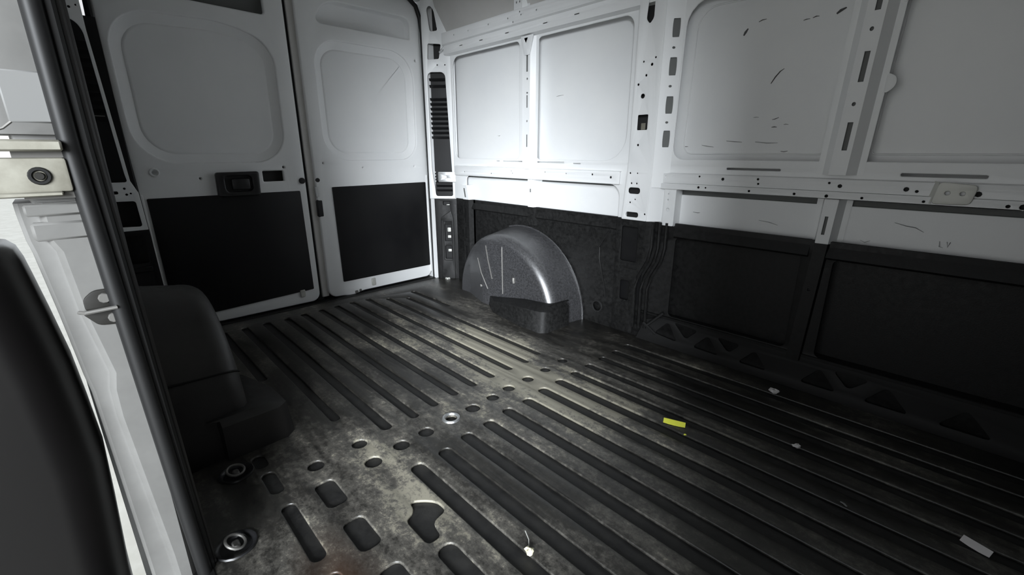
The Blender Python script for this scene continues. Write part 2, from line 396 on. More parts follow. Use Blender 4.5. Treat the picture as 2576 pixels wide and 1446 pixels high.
# rib flange bumps beside the tall rib
m = MB()
for z in (1.345, 1.095):
    m.sheet(rpoly([(2.435, z - .03), (2.462, z - .01), (2.462, z + .02), (2.435, z + .035)], .012, 3), [], XZ(0.926), .004, .001)
m.build('rib_tab', WHITE, P)

# wide pillar between the two bays
pil = [rpoly([(1.615, 1.40), (1.632, 1.42), (1.632, 1.50), (1.605, 1.51), (1.598, 1.42)], .008, 3),
       rect(1.592, .985, 1.642, 1.048, .004, 2), circ(1.608, 1.124, .010, 10), circ(1.582, 1.172, .005, 8), circ(1.603, .922, .005, 8), circ(1.617, 1.205, .005, 8), circ(1.640, 1.245, .006, 8), circ(1.60, 1.26, .004, 8), circ(1.655, 1.27, .004, 8),
       rect(1.572, .708, 1.632, .736, .012, 4), circ(1.585, .755, .004, 8), circ(1.612, .755, .004, 8), circ(1.585, .668, .004, 8), circ(1.61, .683, .003, 8),
       rect(1.566, .601, 1.632, .624, .010, 4), circ(1.665, .62, .004, 8), circ(1.575, .80, .004, 8), circ(1.612, .80, .003, 8)]
PY = 0.885
m = MB()
m.sheet(rpoly([(1.545, .588), (1.675, .588), (1.685, .80), (1.685, 1.52), (1.562, 1.52), (1.562, .86)], .004, 2), pil, XZ(PY), .005, .002, 1)
ovals = [rpoly([(.40, z - .034), (.80, z - .034), (.80, z + .034), (.40, z + .034)], .12, 4) for z in (.946, 1.082, 1.230, 1.372)] + [circ(.55, z, .09, 8, .005) for z in (1.013, 1.155, 1.30)]
FX0, FX1, FY0, FY1 = 1.685, 1.745, PY, 0.928
def flankR(a, b, c): return (FX0 + (FX1 - FX0) * a - c * .6, FY0 + (FY1 - FY0) * a + c * .6, b)
m.sheet([(0, .74), (1, .74), (1, 1.52), (0, 1.52)], ovals, flankR, .003, 0)
m.add([(1.562, PY, .86), (1.562, PY, 1.52), (1.545, .93, 1.52), (1.542, .93, .86)], [(0, 1, 2, 3)])
m.add([(1.545, PY, .588), (1.562, PY, .86), (1.542, .93, .86), (1.525, .93, .588)], [(0, 1, 2, 3)])
m.add([(1.675, PY, .588), (1.685, PY, .80), (1.735, .93, .80), (1.725, .93, .588)], [(0, 1, 2, 3)])
m.build('wide_pillar', WHITE, P, 30)
m = MB()
m.sheet(rect(1.735, .575, 1.790, .80, .006, 2), [circ(1.758, .647, .0075, 10), circ(1.755, .69, .003, 8), circ(1.755, .715, .003, 8)], XZ(.918), .004, .0015)
m.add([(1.79, .918, .575), (1.79, .918, .735), (1.79, .975, .735), (1.79, .975, .575)], [(0, 1, 2, 3)])
m.build('joint_plate', WHITE, P)
MB().sheet(rect(1.715, .743, 1.742, .748, .001, 2), [], XZ(.913), .003, .0005).build('slot_mark', DARK, P)
# grey backing behind the oval cut-outs, their shade put into its colour
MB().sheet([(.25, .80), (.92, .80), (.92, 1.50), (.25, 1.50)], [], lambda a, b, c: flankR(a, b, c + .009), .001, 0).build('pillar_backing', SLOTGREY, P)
MB().box((1.552, .918, .59), (1.668, .921, 1.515)).build('pillar_hole_shade', DARK, P)  # dark sheet added behind the pillar face to shade its holes
MB().add([(1.594, .912, .987), (1.618, .908, .987), (1.618, .908, 1.015), (1.594, .912, 1.015)], [(0, 1, 2, 3)]).build('pillar_nut_plate', BEIGE, P)

# strike bracket on the belt rail
m = MB()
m.sheet(rpoly([(2.613, .741), (2.70, .744), (2.708, .80), (2.622, .808)], .012, 4), [circ(2.645, .775, .006, 8), circ(2.678, .775, .006, 8)], XZ(.902), .005, .002, 2)
m.add([(2.613, .902, .741), (2.622, .902, .806), (2.610, .914, .808), (2.600, .914, .741)], [(0, 1, 2, 3)])
m.build('tie_bracket', ZINC, P, label='pale grey bracket riveted over the belt rail')

# black lower half
lin_holes = [rect(1.800, .150, 2.296, .524, .02), rect(2.398, .145, X1 - .06, .524, .02)]
MB().sheet([(.165, -.005), (X1, -.005), (X1, .586), (.165, .586)], lin_holes + [circ(1.397, .097, .027, 14)], XZ(.940), .008, .002).build('liner_sheet', LINER, P)
skin('liner_panel', (.17, .0), (1.695, .56), .984, LINER)
skin('liner_panel', (1.70, .10), (2.33, .56), .984, LINER)
skin('liner_panel', (2.335, .10), (X1, .56), .984, LINER)
def band(x0, x1):
    MB().prism([(.951, .586), (.944, .587), (.922, .530), (.936, .521), (.96, .521)], lambda a, b, c: (c, a, b), x0, x1).build('liner_swage', LINER, P, 25)
band(.315, .884); band(.93, 1.512); band(1.792, 2.318); band(2.374, X1)
MB().tube([(x, .934, z) for x, z in ((1.462, .555), (1.452, .52), (1.415, .465), (1.392, .42), (1.398, .36), (1.420, .28), (1.440, .21), (1.448, .16))], .004, 6).build('panel_seam', RUBBER, P)
MB().ring((1.397, .936, .097), (0, 1, 0), .030, .005, 18, 6).build('grommet', LINERLT, P)
# lower half of the wide pillar, boxed and curving in towards the floor
bh = [rect(1.545, .385, 1.632, .553, .008, 3), rect(1.556, .188, 1.606, .288, .008, 3)]
low = rpoly([(1.520, .02), (1.640, .02), (1.640, .29), (1.700, .42), (1.705, .587), (1.512, .587)], [.01, .01, .08, .08, 0, 0], 5)
m = MB(); m.sheet(low, bh, XZ(.898), .006, .002)
m.add([(1.512, .898, .587), (1.52, .898, .02), (1.515, .945, .02), (1.508, .945, .587)], [(0, 1, 2, 3)])
m.build('lower_pillar', LINER, P)
MB().box((1.53, .925, .17), (1.65, .928, .57)).build('pillar_pocket', SMOOTHBLK, P)
for off, yy in ((.0, .900), (.028, .910), (.056, .920)):
    pts = [(1.705, .587), (1.706, .47), (1.690, .40), (1.650, .32), (1.637, .26), (1.640, .06)]
    MB().tube([(a + off, yy, b) for a, b in pts], .008, 8).build('pillar_flute', LINER, P)
m = MB().box((1.545, .892, .352), (1.640, .897, .360), .002)
m.build('pillar_bead', LINER, P)
# cross-braced sill along the floor
tris = []
for (a, b, c) in (((1.748, .052), (1.866, .040), (1.812, .122)), ((1.838, .128), (1.955, .118), (1.905, .065)), ((1.942, .040), (2.060, .036), (2.004, .110)), ((2.04, .116), (2.14, .110), (2.098, .062)),
                  ((2.142, .036), (2.255, .036), (2.200, .104)), ((2.372, .036), (2.492, .036), (2.430, .108)), ((2.47, .114), (2.58, .114), (2.525, .06)), ((2.572, .036), (2.70, .036), (2.63, .108)), ((2.77, .036), (2.90, .036), (2.83, .108))):
    tris.append(rpoly([a, b, c] if (b[0] - a[0]) * (c[1] - a[1]) - (b[1] - a[1]) * (c[0] - a[0]) > 0 else [a, c, b], .016, 3))
MB().sheet([(1.655, .0), (X1, .0), (X1, .135), (1.80, .14), (1.69, .105)], tris, lambda a, b, c: (a, .918 + b * .12 - c, b), .006, .002).build('braced_sill', LINERLT, P)
MB().box((1.65, .93, .13), (X1, .985, .145), .003).build('sill_ledge', LINER, P)
m = MB()
for xs in (.0, .06):
    m.tube([(1.79, .915, .165), (1.72, .905, .09)] if xs == 0 else [(1.695, .905, .095), (1.76, .912, .05)], .007, 6)
m.build('sill_brace', LINERLT, P)
# fluted rear column of the liner
hat('liner_column', .285, .345, .285, .345, .10, .586, .936, .905, .014, LINER, [rect(.25, .43, .7, .53, 0), rect(.3, .33, .7, .40, 0), rect(.35, .14, .65, .27, 0)])
hat('liner_column_cap', .27, .33, .25, .31, .586, .68, .966, .920, .012, WHITE, [rect(.3, .60, .6, .66, 0)])

# cant rail and roof side
def slotx(x, z, w=.03, h=.004): return rect(x - w / 2, z - h / 2, x + w / 2, z + h / 2, .0015, 2)
m = MB()
cr = [slotx(.33, 1.512), slotx(.52, 1.511), slotx(.74, 1.512), slotx(1.02, 1.510), slotx(1.22, 1.512), slotx(1.9, 1.512), slotx(2.2, 1.512)]
m.sheet([(.15, 1.485), (X1, 1.475), (X1, 1.535), (.15, 1.535)], cr, XZ(.892), .004, .0015)
m.add([(.15, .892, 1.486), (X1, .892, 1.476), (X1, .94, 1.468), (.15, .94, 1.478)], [(0, 1, 2, 3)])
m.build('cant_rail', WHITE, P, 25)
m = MB()
m.sheet([(.15, 1.540), (X1, 1.540), (X1, 1.605), (.15, 1.605)], [circ(x, 1.575, .004, 8) for x in (.28, .42, .60, .76, .86, .97, 1.2, 1.36, 1.5, 1.8, 2.1)] + [circ(.80, 1.551, .004, 8), circ(.85, 1.590, .004, 8)], XZ(.880), .004, .0015)
m.add([(.15, .880, 1.54), (X1, .880, 1.54), (X1, .892, 1.535), (.15, .892, 1.535)], [(0, 1, 2, 3)])
m.add([(.15, .880, 1.604), (X1, .880, 1.604), (X1, .92, 1.612), (.15, .92, 1.612)], [(0, 1, 2, 3)])
m.build('cant_rail_top', WHITE, P, 25)
MB().add([(.10, .925, 1.60), (X1, .925, 1.60), (X1, .80, 1.97), (.10, .80, 1.97)], [(0, 1, 2, 3)]).build('roof_side_panel', PRIMER, P)
hat('roof_bow_foot', .80, .86, .80, .86, 1.60, 1.80, .915, .888, .012, WHITE, [tround(.3, 1.64, .08, .006), tround(.7, 1.64, .08, .006), tround(.3, 1.70, .08, .006), tround(.7, 1.70, .08, .006)])

# scuffs on the bare panels
def scuff(pts, w, y, mat):
    m = MB(); m.tube([(a, y, b) for a, b in pts], [w * .5] + [w] * (len(pts) - 2) + [w * .4], 6, True, .25)
    return m.build('scuff_mark', mat, P)
SY = .9805
scuff([(1.962, 1.315), (1.968, 1.325), (1.975, 1.337)], .006, SY, SCUFF)
scuff([(2.010, 1.353), (2.022, 1.357), (2.036, 1.358)], .003, SY, SCUFF)
scuff([(2.158, 1.331), (2.167, 1.333), (2.178, 1.333)], .003, SY, SCUFF)
scuff([(2.186, 1.334), (2.196, 1.337), (2.205, 1.336)], .0035, SY, SCUFF)
scuff([(2.255, 1.333), (2.266, 1.340), (2.280, 1.347)], .009, SY, SCUFF)
scuff([(2.084, 1.136), (2.096, 1.157), (2.110, 1.175), (2.122, 1.183)], .003, SY, SCUFF)
scuff([(2.040, 1.020), (2.050, 1.021), (2.060, 1.020)], .003, SY, GREYS)
scuff([(2.108, 1.009), (2.118, 1.011), (2.130, 1.016)], .003, SY, SCUFF)
scuff([(2.110, .982), (2.120, .983), (2.128, .982)], .0045, SY, SCUFF)
scuff([(2.150, .990), (2.157, .991), (2.166, .990)], .004, SY, GREYS)
scuff([(2.155, .895), (2.165, .893), (2.178, .896)], .006, SY, GREYS)
scuff([(1.772, .916), (1.780, .915), (1.79, .915)], .003, SY, SCUFF)
scuff([(1.85, .920), (1.87, .916), (1.90, .912)], .005, SY, GREYS)
scuff([(2.06, .930), (2.10, .925), (2.14, .925)], .005, SY, GREYS)
scuff([(1.95, .935), (1.98, .932), (2.01, .930)], .006, SY, GREYS)
scuff([(1.03, 1.175), (1.05, 1.178), (1.08, 1.179)], .003, SY, GREYS)
scuff([(.56, .99), (.57, .987), (.58, .99)], .004, SY, GREYS)
SY2 = .9725
scuff([(2.535, .668), (2.565, .660), (2.59, .657), (2.612, .645)], .003, SY2, SCUFF)
scuff([(2.455, .598), (2.468, .592), (2.482, .600)], .003, SY2, GREYS)
scuff([(2.655, .622), (2.657, .605), (2.666, .603)], .003, SY2, GREYS)
scuff([(2.672, .622), (2.676, .605), (2.68, .622)], .003, SY2, GREYS)
scuff([(1.85, .64), (1.87, .638), (1.88, .64)], .005, SY2, GREYS)
scuff([(2.12, .632), (2.16, .628), (2.19, .62)], .004, SY2, GREYS)

# ================================================================== BACK WALL (rear frame around the doors)
back = empty('wall_back', (0.05, 0, 0), label='white rear body frame with louvred corner posts around the doors', **ST)
P = back
AL = math.hypot(.12, .11); ex, ey = .12 / AL, .11 / AL
def RP(a, b, c): return (.04 + a * ex + c * ey, .82 + a * ey - c * ex, b)      # angled right corner post
louv = rpoly([(.034, .598), (.152, .598), (.152, .74), (.128, 1.388), (.012, 1.388), (.012, .78)], [.012, .012, .03, .03, .03, .03], 4)
topslot = rpoly([(.042, 1.622), (.090, 1.628), (.070, 1.745), (.045, 1.77), (.026, 1.75)], [.012, .01, .02, .02, .02], 4)
bhole = rpoly([(.018, 1.462), (.092, 1.465), (.108, 1.55), (.024, 1.556)], .008, 3)
m = MB(); m.sheet([(-.012, .58), (.175, .58), (.175, 2.0), (-.012, 2.0)], [louv, topslot, bhole] + [circ(.13, 1.43, .004, 8), circ(.08, 1.43, .004, 8)], RP, .005, .002)
m.add([RP(.175, .58, 0), RP(.175, 2.0, 0), (.174, .958, 2.0), (.174, .958, .58)], [(0, 1, 2, 3)])
m.build('corner_post', WHITE, P)
def louvers(fm, t0, t1, zs, name='louver_slat'):
    for z in zs:
        MB().loft([[fm(t0, z, -.028), fm(t0, z + .014, -.012), fm(t0, z + .012, -.010), fm(t0, z - .002, -.026)], [fm(t1, z, -.028), fm(t1, z + .014, -.012), fm(t1, z + .012, -.010), fm(t1, z - .002, -.026)]], True, True).build(name, PLASTIC, P)
MB().sheet(rect(-.01, .55, .18, 1.42), [], lambda a, b, c: RP(a, b, c - .035), .004, 0).build('louver_backing', SMOOTHBLK, P)
louvers(RP, .018, .136, [.98 + .03 * i for i in range(9)] + [1.30, 1.34])
louvers(RP, .036, .148, [.63, .66, .69])
MB().sheet(rect(-.01, 1.44, .14, 1.80), [], lambda a, b, c: RP(a, b, c - .06), .004, 0).build('post_cavity', DARK, P)
MB().tube([RP(.08, 1.74, -.01), RP(.085, 1.70, -.006), RP(.088, 1.65, -.01)], .005, 6).build('wire_loop', WHITE, P)
# lower black plate of the right post
m = MB(); m.sheet([(.02, .0), (.178, .0), (.178, .58), (.018, .58)], [rect(.078, .535, .125, .562, .004, 2), rect(.082, .28, .130, .40, .004, 2), rect(.082, .15, .128, .245, .004, 2)], RP, .005, .002)
m.build('corner_post_lower', LINER, P)
MB().sheet(rect(.0, .0, .17, .58), [], lambda a, b, c: RP(a, b, c - .03), .004, 0).build('post_cavity', SMOOTHBLK, P)
m = MB()
for z, h in ((.52, .02), (.345, .03), (.30, .02), (.20, .02)):
    m.sheet(rect(.10, z, .125, z + h, .004, 2), [], lambda a, b, c: RP(a, b, c - .012), .006, .002)
m.build('post_clip', ZINC, P)
m = MB(); m.sheet(rpoly([(.05, .0), (.15, .0), (.15, .44), (.135, .50), (.06, .45)], .01, 3), [rect(.075, .14, .135, .42, .006, 2)], lambda a, b, c: RP(a, b, c + .010), .008, .003)
m.build('post_swage', LINER, P)
# door check strap
m = MB(); m.sheet(rect(.055, .693, .212, .762, .006, 3), [circ(.105, .728, .008, 10)], lambda a, b, c: RP(a, b, c + .010), .006, .002)
dcs = m.build('door_check_strap', STEEL, P, label='bright zinc door check strap across the corner post')
m = MB(); m.cyl(RP(.105, .728, .008), (ey, -ex, 0), .012, .008, 10); m.build('bolt', STEEL, dcs)
m = MB()
for k in range(4): m.cyl(RP(.036 + .0, .70 + .02 * k, .002), (ey, -ex, 0), .004, .006, 6)
m.build('rivet', STEEL, P)
MB().tube([RP(.10, 1.50, .01), RP(.13, 1.525, .02), RP(.17, 1.535, .02)], .007, 6).build('hinge_pin', STEEL, P)
# left corner post (seen past the door seal)
LX = .10
def LP(a, b, c): return (LX + c, a, b)
lv = rpoly([(-.90, .765), (-.802, .765), (-.806, .80), (-.826, 1.36), (-.85, 1.395), (-.90, 1.402)], [0, .01, .01, .04, .03, 0], 4)
sq = rpoly([(-.882, .572), (-.786, .568), (-.790, .682), (-.884, .684)], .01, 3)
m = MB(); m.sheet(rpoly([(-.97, .55), (-.768, .55), (-.774, .72), (-.792, .77), (-.815, 1.36), (-.815, 2.0), (-.97, 2.0)], 0), [lv, sq] + [rect(-.878, .715, -.842, .728, .005, 3), circ(-.818, .738, .005, 8), circ(-.815, .712, .005, 8), circ(-.800, .716, .004, 8), circ(-.85, 1.435, .005, 8), circ(-.86, 1.425, .003, 8), circ(-.828, 1.445, .004, 8)], LP, .005, .0015)
m.add([LP(-.768, .55, 0), LP(-.774, .72, 0), (0, -.765, .72), (0, -.76, .55)], [(0, 1, 2, 3)])
m.build('corner_post', WHITE, P)
MB().sheet(rect(-.97, .0, -.775, 1.42), [], lambda a, b, c: LP(a, b, c - .045), .004, 0).build('louver_backing', SMOOTHBLK, P)
louvers(LP, -.895, -.812, [1.02 + .032 * i for i in range(10)])
MB().box((.086, -.885, 1.035), (.090, -.822, 1.039)).build('louver_glint', GREYM, P)
m = MB(); m.sheet([(-.97, -.01), (-.755, -.01), (-.766, .553), (-.97, .553)], [rect(-.86, .40, -.79, .53, .01, 3)], LP, .006, .002)
m.box((LX, -.87, .36), (LX + .012, -.785, .385), .003); m.build('corner_post_lower', SMOOTHBLK, P)
# header, floor threshold and side returns
MB().box((-.03, -.98, 1.80), (.05, .98, 2.02), .004).build('header', WHITE, P)
MB().box((-.055, .822, -.05), (.035, .99, 2.0), .002).build('post_return', WHITE, P)
MB().box((-.055, -.99, -.05), (.05, -.822, 2.0), .002).build('post_return', LINER, P)

# ================================================================== REAR DOORS
def yz_loop(loop, x): return [(x, a, b) for a, b in loop]
def shrink(loop, d):
    n = len(loop); out = []
    for i in range(n):
        a, b, c = Vector(loop[i - 1]), Vector(loop[i]), Vector(loop[(i + 1) % n])
        t = (c - a).normalized(); nrm = Vector((-t.y, t.x)); q = b + nrm * d; out.append((q.x, q.y))
    return out
def recess(name, loop, steps, mat, par):
    m = MB(); m.loft([yz_loop(shrink(loop, d), x) for d, x in steps], False, False)
    d, x = steps[-1]; last = yz_loop(shrink(loop, d), x); n = len(last)
    cen = (x, sum(q[1] for q in last) / n, sum(q[2] for q in last) / n)
    m.add(last + [cen], [(i, (i + 1) % n, n) for i in range(n)])
    return m.build(name, mat, par, 50)
# --- left-hand door in the photograph
d1 = empty('door_1', (0, -.40, 0), label='left rear cargo door, white with black lower board and black handle', **ST)
w1 = rpoly([(-.742, .842), (-.095, .842), (-.085, 1.43), (-.30, 1.497), (-.745, 1.48)], [.17, .15, .17, .08, .16], 8)
s1 = rpoly([(-.70, 1.568), (-.105, 1.560), (-.105, 1.66), (-.16, 1.71), (-.70, 1.71)], [.03, .015, .03, .03, .05], 4)
o1 = rpoly([(-.775, .012), (-.008, .012), (-.008, 1.80), (-.775, 1.80)], [.05, .05, .05, .08], 6)
MB().sheet(o1, [w1, s1, rect(-.226, .738, -.121, .794, .005, 3), circ(-.69, .80, .010, 12), circ(-.513, .765, .005, 8), circ(-.115, .812, .006, 10), circ(-.66, 1.60, .005, 8)], YZ(-.014), .028, .008, 3).build('door_shell', WHITE, d1)
recess('recessed_panel', w1, [(-.004, -.012), (.004, -.016), (.030, -.030), (.040, -.034), (.046, -.030), (.052, -.031)], WHITE, d1)
MB().box((-.075, -.775, .01), (-.066, -.003, 1.80)).build('outer_skin', WHITE, d1)
MB().box((-.064, -.74, 1.53), (-.05, -.09, 1.73)).build('slot_backing', SLOTGREY, d1)
MB().box((-.045, -.24, .72), (-.04, -.11, .81)).build('slot_backing', DARK, d1)
MB().sheet(rpoly([(-.735, .066), (-.042, .092), (-.046, .680), (-.742, .681)], .006, 3), [], YZ(.003), .007, .002).build('lower_board', SMOOTHBLK, d1)
m = MB(); m.sheet(rpoly([(-.455, .672), (-.258, .670), (-.252, .795), (-.452, .793)], .012, 4), [rect(-.415, .695, -.290, .775, .02, 4)], YZ(.018), .03, .006, 2)
hd = m.build('handle_housing', PLASTIC, d1)
MB().box((.004, -.42, .69), (.008, -.285, .78)).build('handle_well', DARK, hd)
m = MB(); m.box((.014, -.385, .705), (.026, -.300, .760), .006, None, 2); m.build('door_handle', PLASTIC, hd)
m = MB(); m.ring((.001, -.69, .80), (1, 0, 0), .017, .004, 16, 6); m.build('hole_rim', WHITE, d1)
m = MB(); m.box((-.004, -.125, .055), (.010, -.095, .10), .004); m.build('door_bumper', ZINC, d1)
m = MB(); m.cyl((0, -.028, .735), (1, 0, 0), .017, .010, 12); m.build('lock_pin', PLASTIC, d1)
m = MB(); m.box((-.01, -.768, .03), (.004, -.752, .70), .003); m.build('edge_strip', WHITE, d1)
# --- right-hand door
d2 = empty('door_2', (0, .40, 0), label='right rear cargo door, white with a square black lower board', **ST)
w2 = rpoly([(.128, .845), (.745, .845), (.752, 1.40), (.66, 1.494), (.126, 1.494)], [.15, .12, .12, .10, .14], 8)
s2 = rpoly([(.140, 1.572), (.745, 1.572), (.748, 1.665), (.72, 1.692), (.215, 1.692)], [.05, .015, .02, .03, .08], 5)
o2 = rpoly([(.048, .012), (.150, .006), (.20, -.006), (.27, .014), (.812, .016), (.822, 1.0), (.812, 1.80), (.048, 1.80)], [.05, .02, .02, .02, .045, .3, .10, .03], 6)
MB().sheet(o2, [w2, s2, circ(.775, 1.455, .006, 8), circ(.105, .83, .004, 8), circ(.72, .80, .003, 8), circ(.35, .80, .003, 8)], YZ(-.014), .028, .008, 3).build('door_shell', WHITE, d2)
recess('recessed_panel', w2, [(-.004, -.012), (.004, -.016), (.030, -.030), (.040, -.034), (.046, -.030), (.052, -.031)], WHITE, d2)
recess('slot_recess', s2, [(-.004, -.016), (.0, -.052), (.006, -.058)], WHITE, d2)
MB().box((-.075, .003, .01), (-.066, .82, 1.80)).build('outer_skin', WHITE, d2)
MB().box((-.034, .012, .02), (-.018, .055, 1.80), .003).build('edge_flange', PRIMER, d2)
MB().sheet(rpoly([(.146, .098), (.800, .100), (.797, .693), (.139, .691)], .006, 3), [], YZ(.003), .007, .002).build('lower_board', SMOOTHBLK, d2)
m = MB(); m.cyl((-.012, .062, .735), (1, 0, 0), .013, .016, 12); m.build('lock_pin', PLASTIC, d2)
m = MB(); m.box((-.02, .040, .52), (.004, .075, .62), .006); m.build('latch', PLASTIC, d2)
m = MB(); m.box((-.02, .040, .635), (.000, .066, .70), .004); m.build('latch_cover', STEEL, d2)
m = MB(); m.box((-.004, .335, .035), (.010, .362, .085), .004); m.build('door_bumper', ZINC, d2)
m = MB(); m.box((-.004, .215, .006), (.006, .235, .024), .003); m.box((-.004, .245, .012), (.006, .26, .028), .003); m.build('sill_catch', GREYM, d2)
m = MB(); m.box((-.012, .806, .05), (.006, .816, .74), .002); m.build('edge_strip', WHITE, d2)

# rear weather seal and centre gap
path = [(.012, .832, .0), (.012, .832, .10), (.012, .828, .9), (.012, .826, 1.62), (.012, .815, 1.70), (.012, .79, 1.765), (.012, .74, 1.80), (.012, .40, 1.81)]
t2 = MB().tube(path, .014, 8).build('trim_2', RUBBER, None, label='black rubber seal down the outer edge of the right rear door', **ST)
path = [(.025, -.772, .0), (.025, -.772, .50), (.02, -.782, .9), (.02, -.790, 1.40), (.02, -.784, 1.62), (.02, -.76, 1.76)]
t3 = MB().tube(path, .014, 8).build('trim_3', RUBBER, None, label='black rubber seal down the outer edge of the left rear door', **ST)
MB().box((-.062, -.014, -.01), (-.030, .024, 1.80)).build('trim_4', RUBBER, None, label='black seal in the gap between the two rear doors', **ST)

# ================================================================== LEFT SIDE: body side behind the sliding door opening
left = empty('wall_left', (1.68, -.96, 0), label='near body side with the white sliding door jamb', **ST)
P = left
def V(a, b, c): return (a, b, c)
MB().box((-.02, -1.03, -.25), (1.60, -.94, 2.0)).build('side_panel', WHITE, P)
def jamb_loop(z, cy, oy):
    return [(1.58, -.93, z), (1.660, -.93, z), (1.690, -.945, z), (1.700, -.955, z), (1.700, cy + .007, z), (1.696, cy + .002, z), (1.686, cy - .002, z), (1.684, cy - .006, z), (1.684, oy + .006, z), (1.680, oy + .001, z), (1.672, oy, z), (1.58, oy - .002, z)]
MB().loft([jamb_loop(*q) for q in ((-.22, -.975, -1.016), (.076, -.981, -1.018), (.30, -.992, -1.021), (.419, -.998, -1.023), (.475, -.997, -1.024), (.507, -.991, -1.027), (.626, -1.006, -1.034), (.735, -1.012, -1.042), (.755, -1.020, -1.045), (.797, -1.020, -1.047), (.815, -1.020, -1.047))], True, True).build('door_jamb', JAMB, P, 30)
prof2 = [(1.58, -.93), (1.660, -.93), (1.690, -.945), (1.700, -.955), (1.700, -1.030), (1.69, -1.12), (1.58, -1.12)]
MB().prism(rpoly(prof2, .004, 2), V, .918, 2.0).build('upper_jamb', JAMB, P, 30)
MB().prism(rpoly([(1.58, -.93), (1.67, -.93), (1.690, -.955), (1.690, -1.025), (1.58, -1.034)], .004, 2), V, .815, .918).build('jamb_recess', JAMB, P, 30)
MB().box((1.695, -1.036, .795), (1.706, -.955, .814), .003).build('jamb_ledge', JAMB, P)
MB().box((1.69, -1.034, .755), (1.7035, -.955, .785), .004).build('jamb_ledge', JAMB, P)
m = MB(); m.box((1.695, -1.022, .935), (1.7025, -.962, 1.008), .002); m.build('jamb_plate', PLATE, P, label='grey rectangular plate on the upper jamb')
# striker
m = MB(); m.sheet(rpoly([(-1.000, .630), (-.955, .628), (-.955, .665), (-.985, .665), (-1.000, .652)], .006, 3), [], YZ(1.703), .006, .002)
m.sheet(rpoly([(-.988, .602), (-.955, .598), (-.955, .626), (-1.006, .628)], .006, 3), [], YZ(1.703), .006, .002)
stp = m.build('striker_plate', STRIKER, P, label='dark striker plate with two bolts on the jamb')
m = MB(); m.tube([(1.706, -1.008, .631), (1.720, -1.000, .632), (1.722, -.96, .634), (1.706, -.955, .636)], .0035, 8); m.build('striker_bar', GREYM, stp)
m = MB(); m.cyl((1.705, -.972, .650), (1, 0, 0), .009, .006, 10); m.build('bolt', GREYM, stp)
m = MB(); m.cyl((1.705, -.966, .613), (1, 0, 0), .009, .006, 10); m.build('bolt', GREYM, stp)
# rest of the body side ahead of the opening and above it
MB().box((2.98, -1.03, -.25), (X1 + .05, -.94, 2.0), .01).build('front_jamb', WHITE, P)
MB().box((1.58, -1.03, 1.76), (X1 + .05, -.93, 2.0), .01).build('door_header', WHITE, P)
MB().box((1.60, -1.04, -.30), (X1 + .05, -.96, -.04), .006).build('rocker', LINER, P)

# sliding door seal
seal = empty('trim_1', (1.70, -.95, 0), label='thick black rubber seal along the sliding door opening', **ST)
def sealpath(y0, y1, x): return [(x, y0, -.06), (x, y0 + (y1 - y0) * .3, .2), (x, y0 + (y1 - y0) * .7, .6), (x, y1, .9), (x, y1, 1.3), (x, y1, 1.8)]
MB().tube(sealpath(-.931, -.9635, 1.708), .0135, 10).build('seal_bulb', RUBBER, seal)
MB().tube(sealpath(-.920, -.945, 1.700), .009, 8).build('seal_lip', RUBBER, seal)
MB().tube(sealpath(-.912, -.934, 1.690), .006, 8).build('seal_edge', VINYL, seal)
MB().box((1.40, -.941, -.01), (1.69, -.924, 1.80), .004).build('pillar_cover', VINYL, seal)

# ================================================================== open sliding door, slid back outside
d3 = empty('door_3', (1.6, -1.1, 0), label='open sliding door parked outside, dark lower edge trim and pale hinge arm', **ST)
P = d3
DY = [(-.35, -1.062, 0), (.078, -1.047, 0), (.217, -1.038, 0), (.348, -1.031, 0), (.45, -1.034, 0), (.538, -1.038, 0), (.628, -1.047, 0), (.69, -1.054, 0), (.722, -1.058, .004), (.742, -1.063, .014), (.752, -1.072, .030), (.755, -1.085, .05)]
loops = []
for z, ye, ins in DY:
    pr = rpoly([(1.590, ye), (1.730 - ins * .5, ye), (1.730 - ins * .5, ye - .26), (1.590, ye - .26)], [.02, .13, .02, .01], 14)
    loops.append([(a, b, z) for a, b in pr])
MB().loft(loops, True, True).build('door_edge_trim', DOORTRIM, P, 60)
m = MB()
for y, z in ((-1.082, .690), (-1.062, .42), (-1.064, .30)): m.cyl((1.716, y - .012, z), (1, .6, 0), .004, .005, 8)
m.build('trim_clip', STEEL, P)
m = MB(); m.box((1.695, -1.12, .832), (1.722, -.972, .884), .005, None, 2); ha = m.build('hinge_arm', BEIGE, P)
m = MB(); m.box((1.690, -1.14, .893), (1.735, -.972, .910), .003); m.build('hinge_top_plate', BEIGE, P)
m = MB(); m.box((1.690, -1.030, .884), (1.715, -.972, .893)); m.box((1.690, -1.03, .822), (1.712, -.972, .832)); m.build('hinge_shadow_gap', GREYM, P)
m = MB(); m.box((1.690, -1.16, .826), (1.728, -.985, .8335), .002); m.build('hinge_lower_plate', BEIGE, P)
m = MB(); m.ring((1.723, -1.006, .857), (1, 0, 0), .0105, .003, 18, 6); m.build('roller_ring', RUBBER, ha)
m = MB(); m.cyl((1.720, -1.006, .857), (1, 0, 0), .006, .008, 10); m.build('bolt', STRIKER, ha)
m = MB(); m.tube([(1.74, -1.045, .918), (1.74, -1.028, .925), (1.74, -1.018, .934)], .002, 6); m.build('cable_stub', GREYM, P)

# ================================================================== shell that is out of view, ground
MB().box((-.05, -1.0, 1.96), (X1 + .06, 1.0, 2.0)).build('ceiling', PRIMER, None, label='pale inside of the van roof', **ST)
MB().box((X1, -1.0, -.1), (X1 + .04, 1.0, 2.0)).build('wall_front', SMOOTHBLK, None, label='dark bulkhead at the front of the load bay', **ST)
MB().box((-30, -30, -.66), (30, 30, -.60)).build('ground', CONC, None, label='pale concrete ground outside the van', **ST)

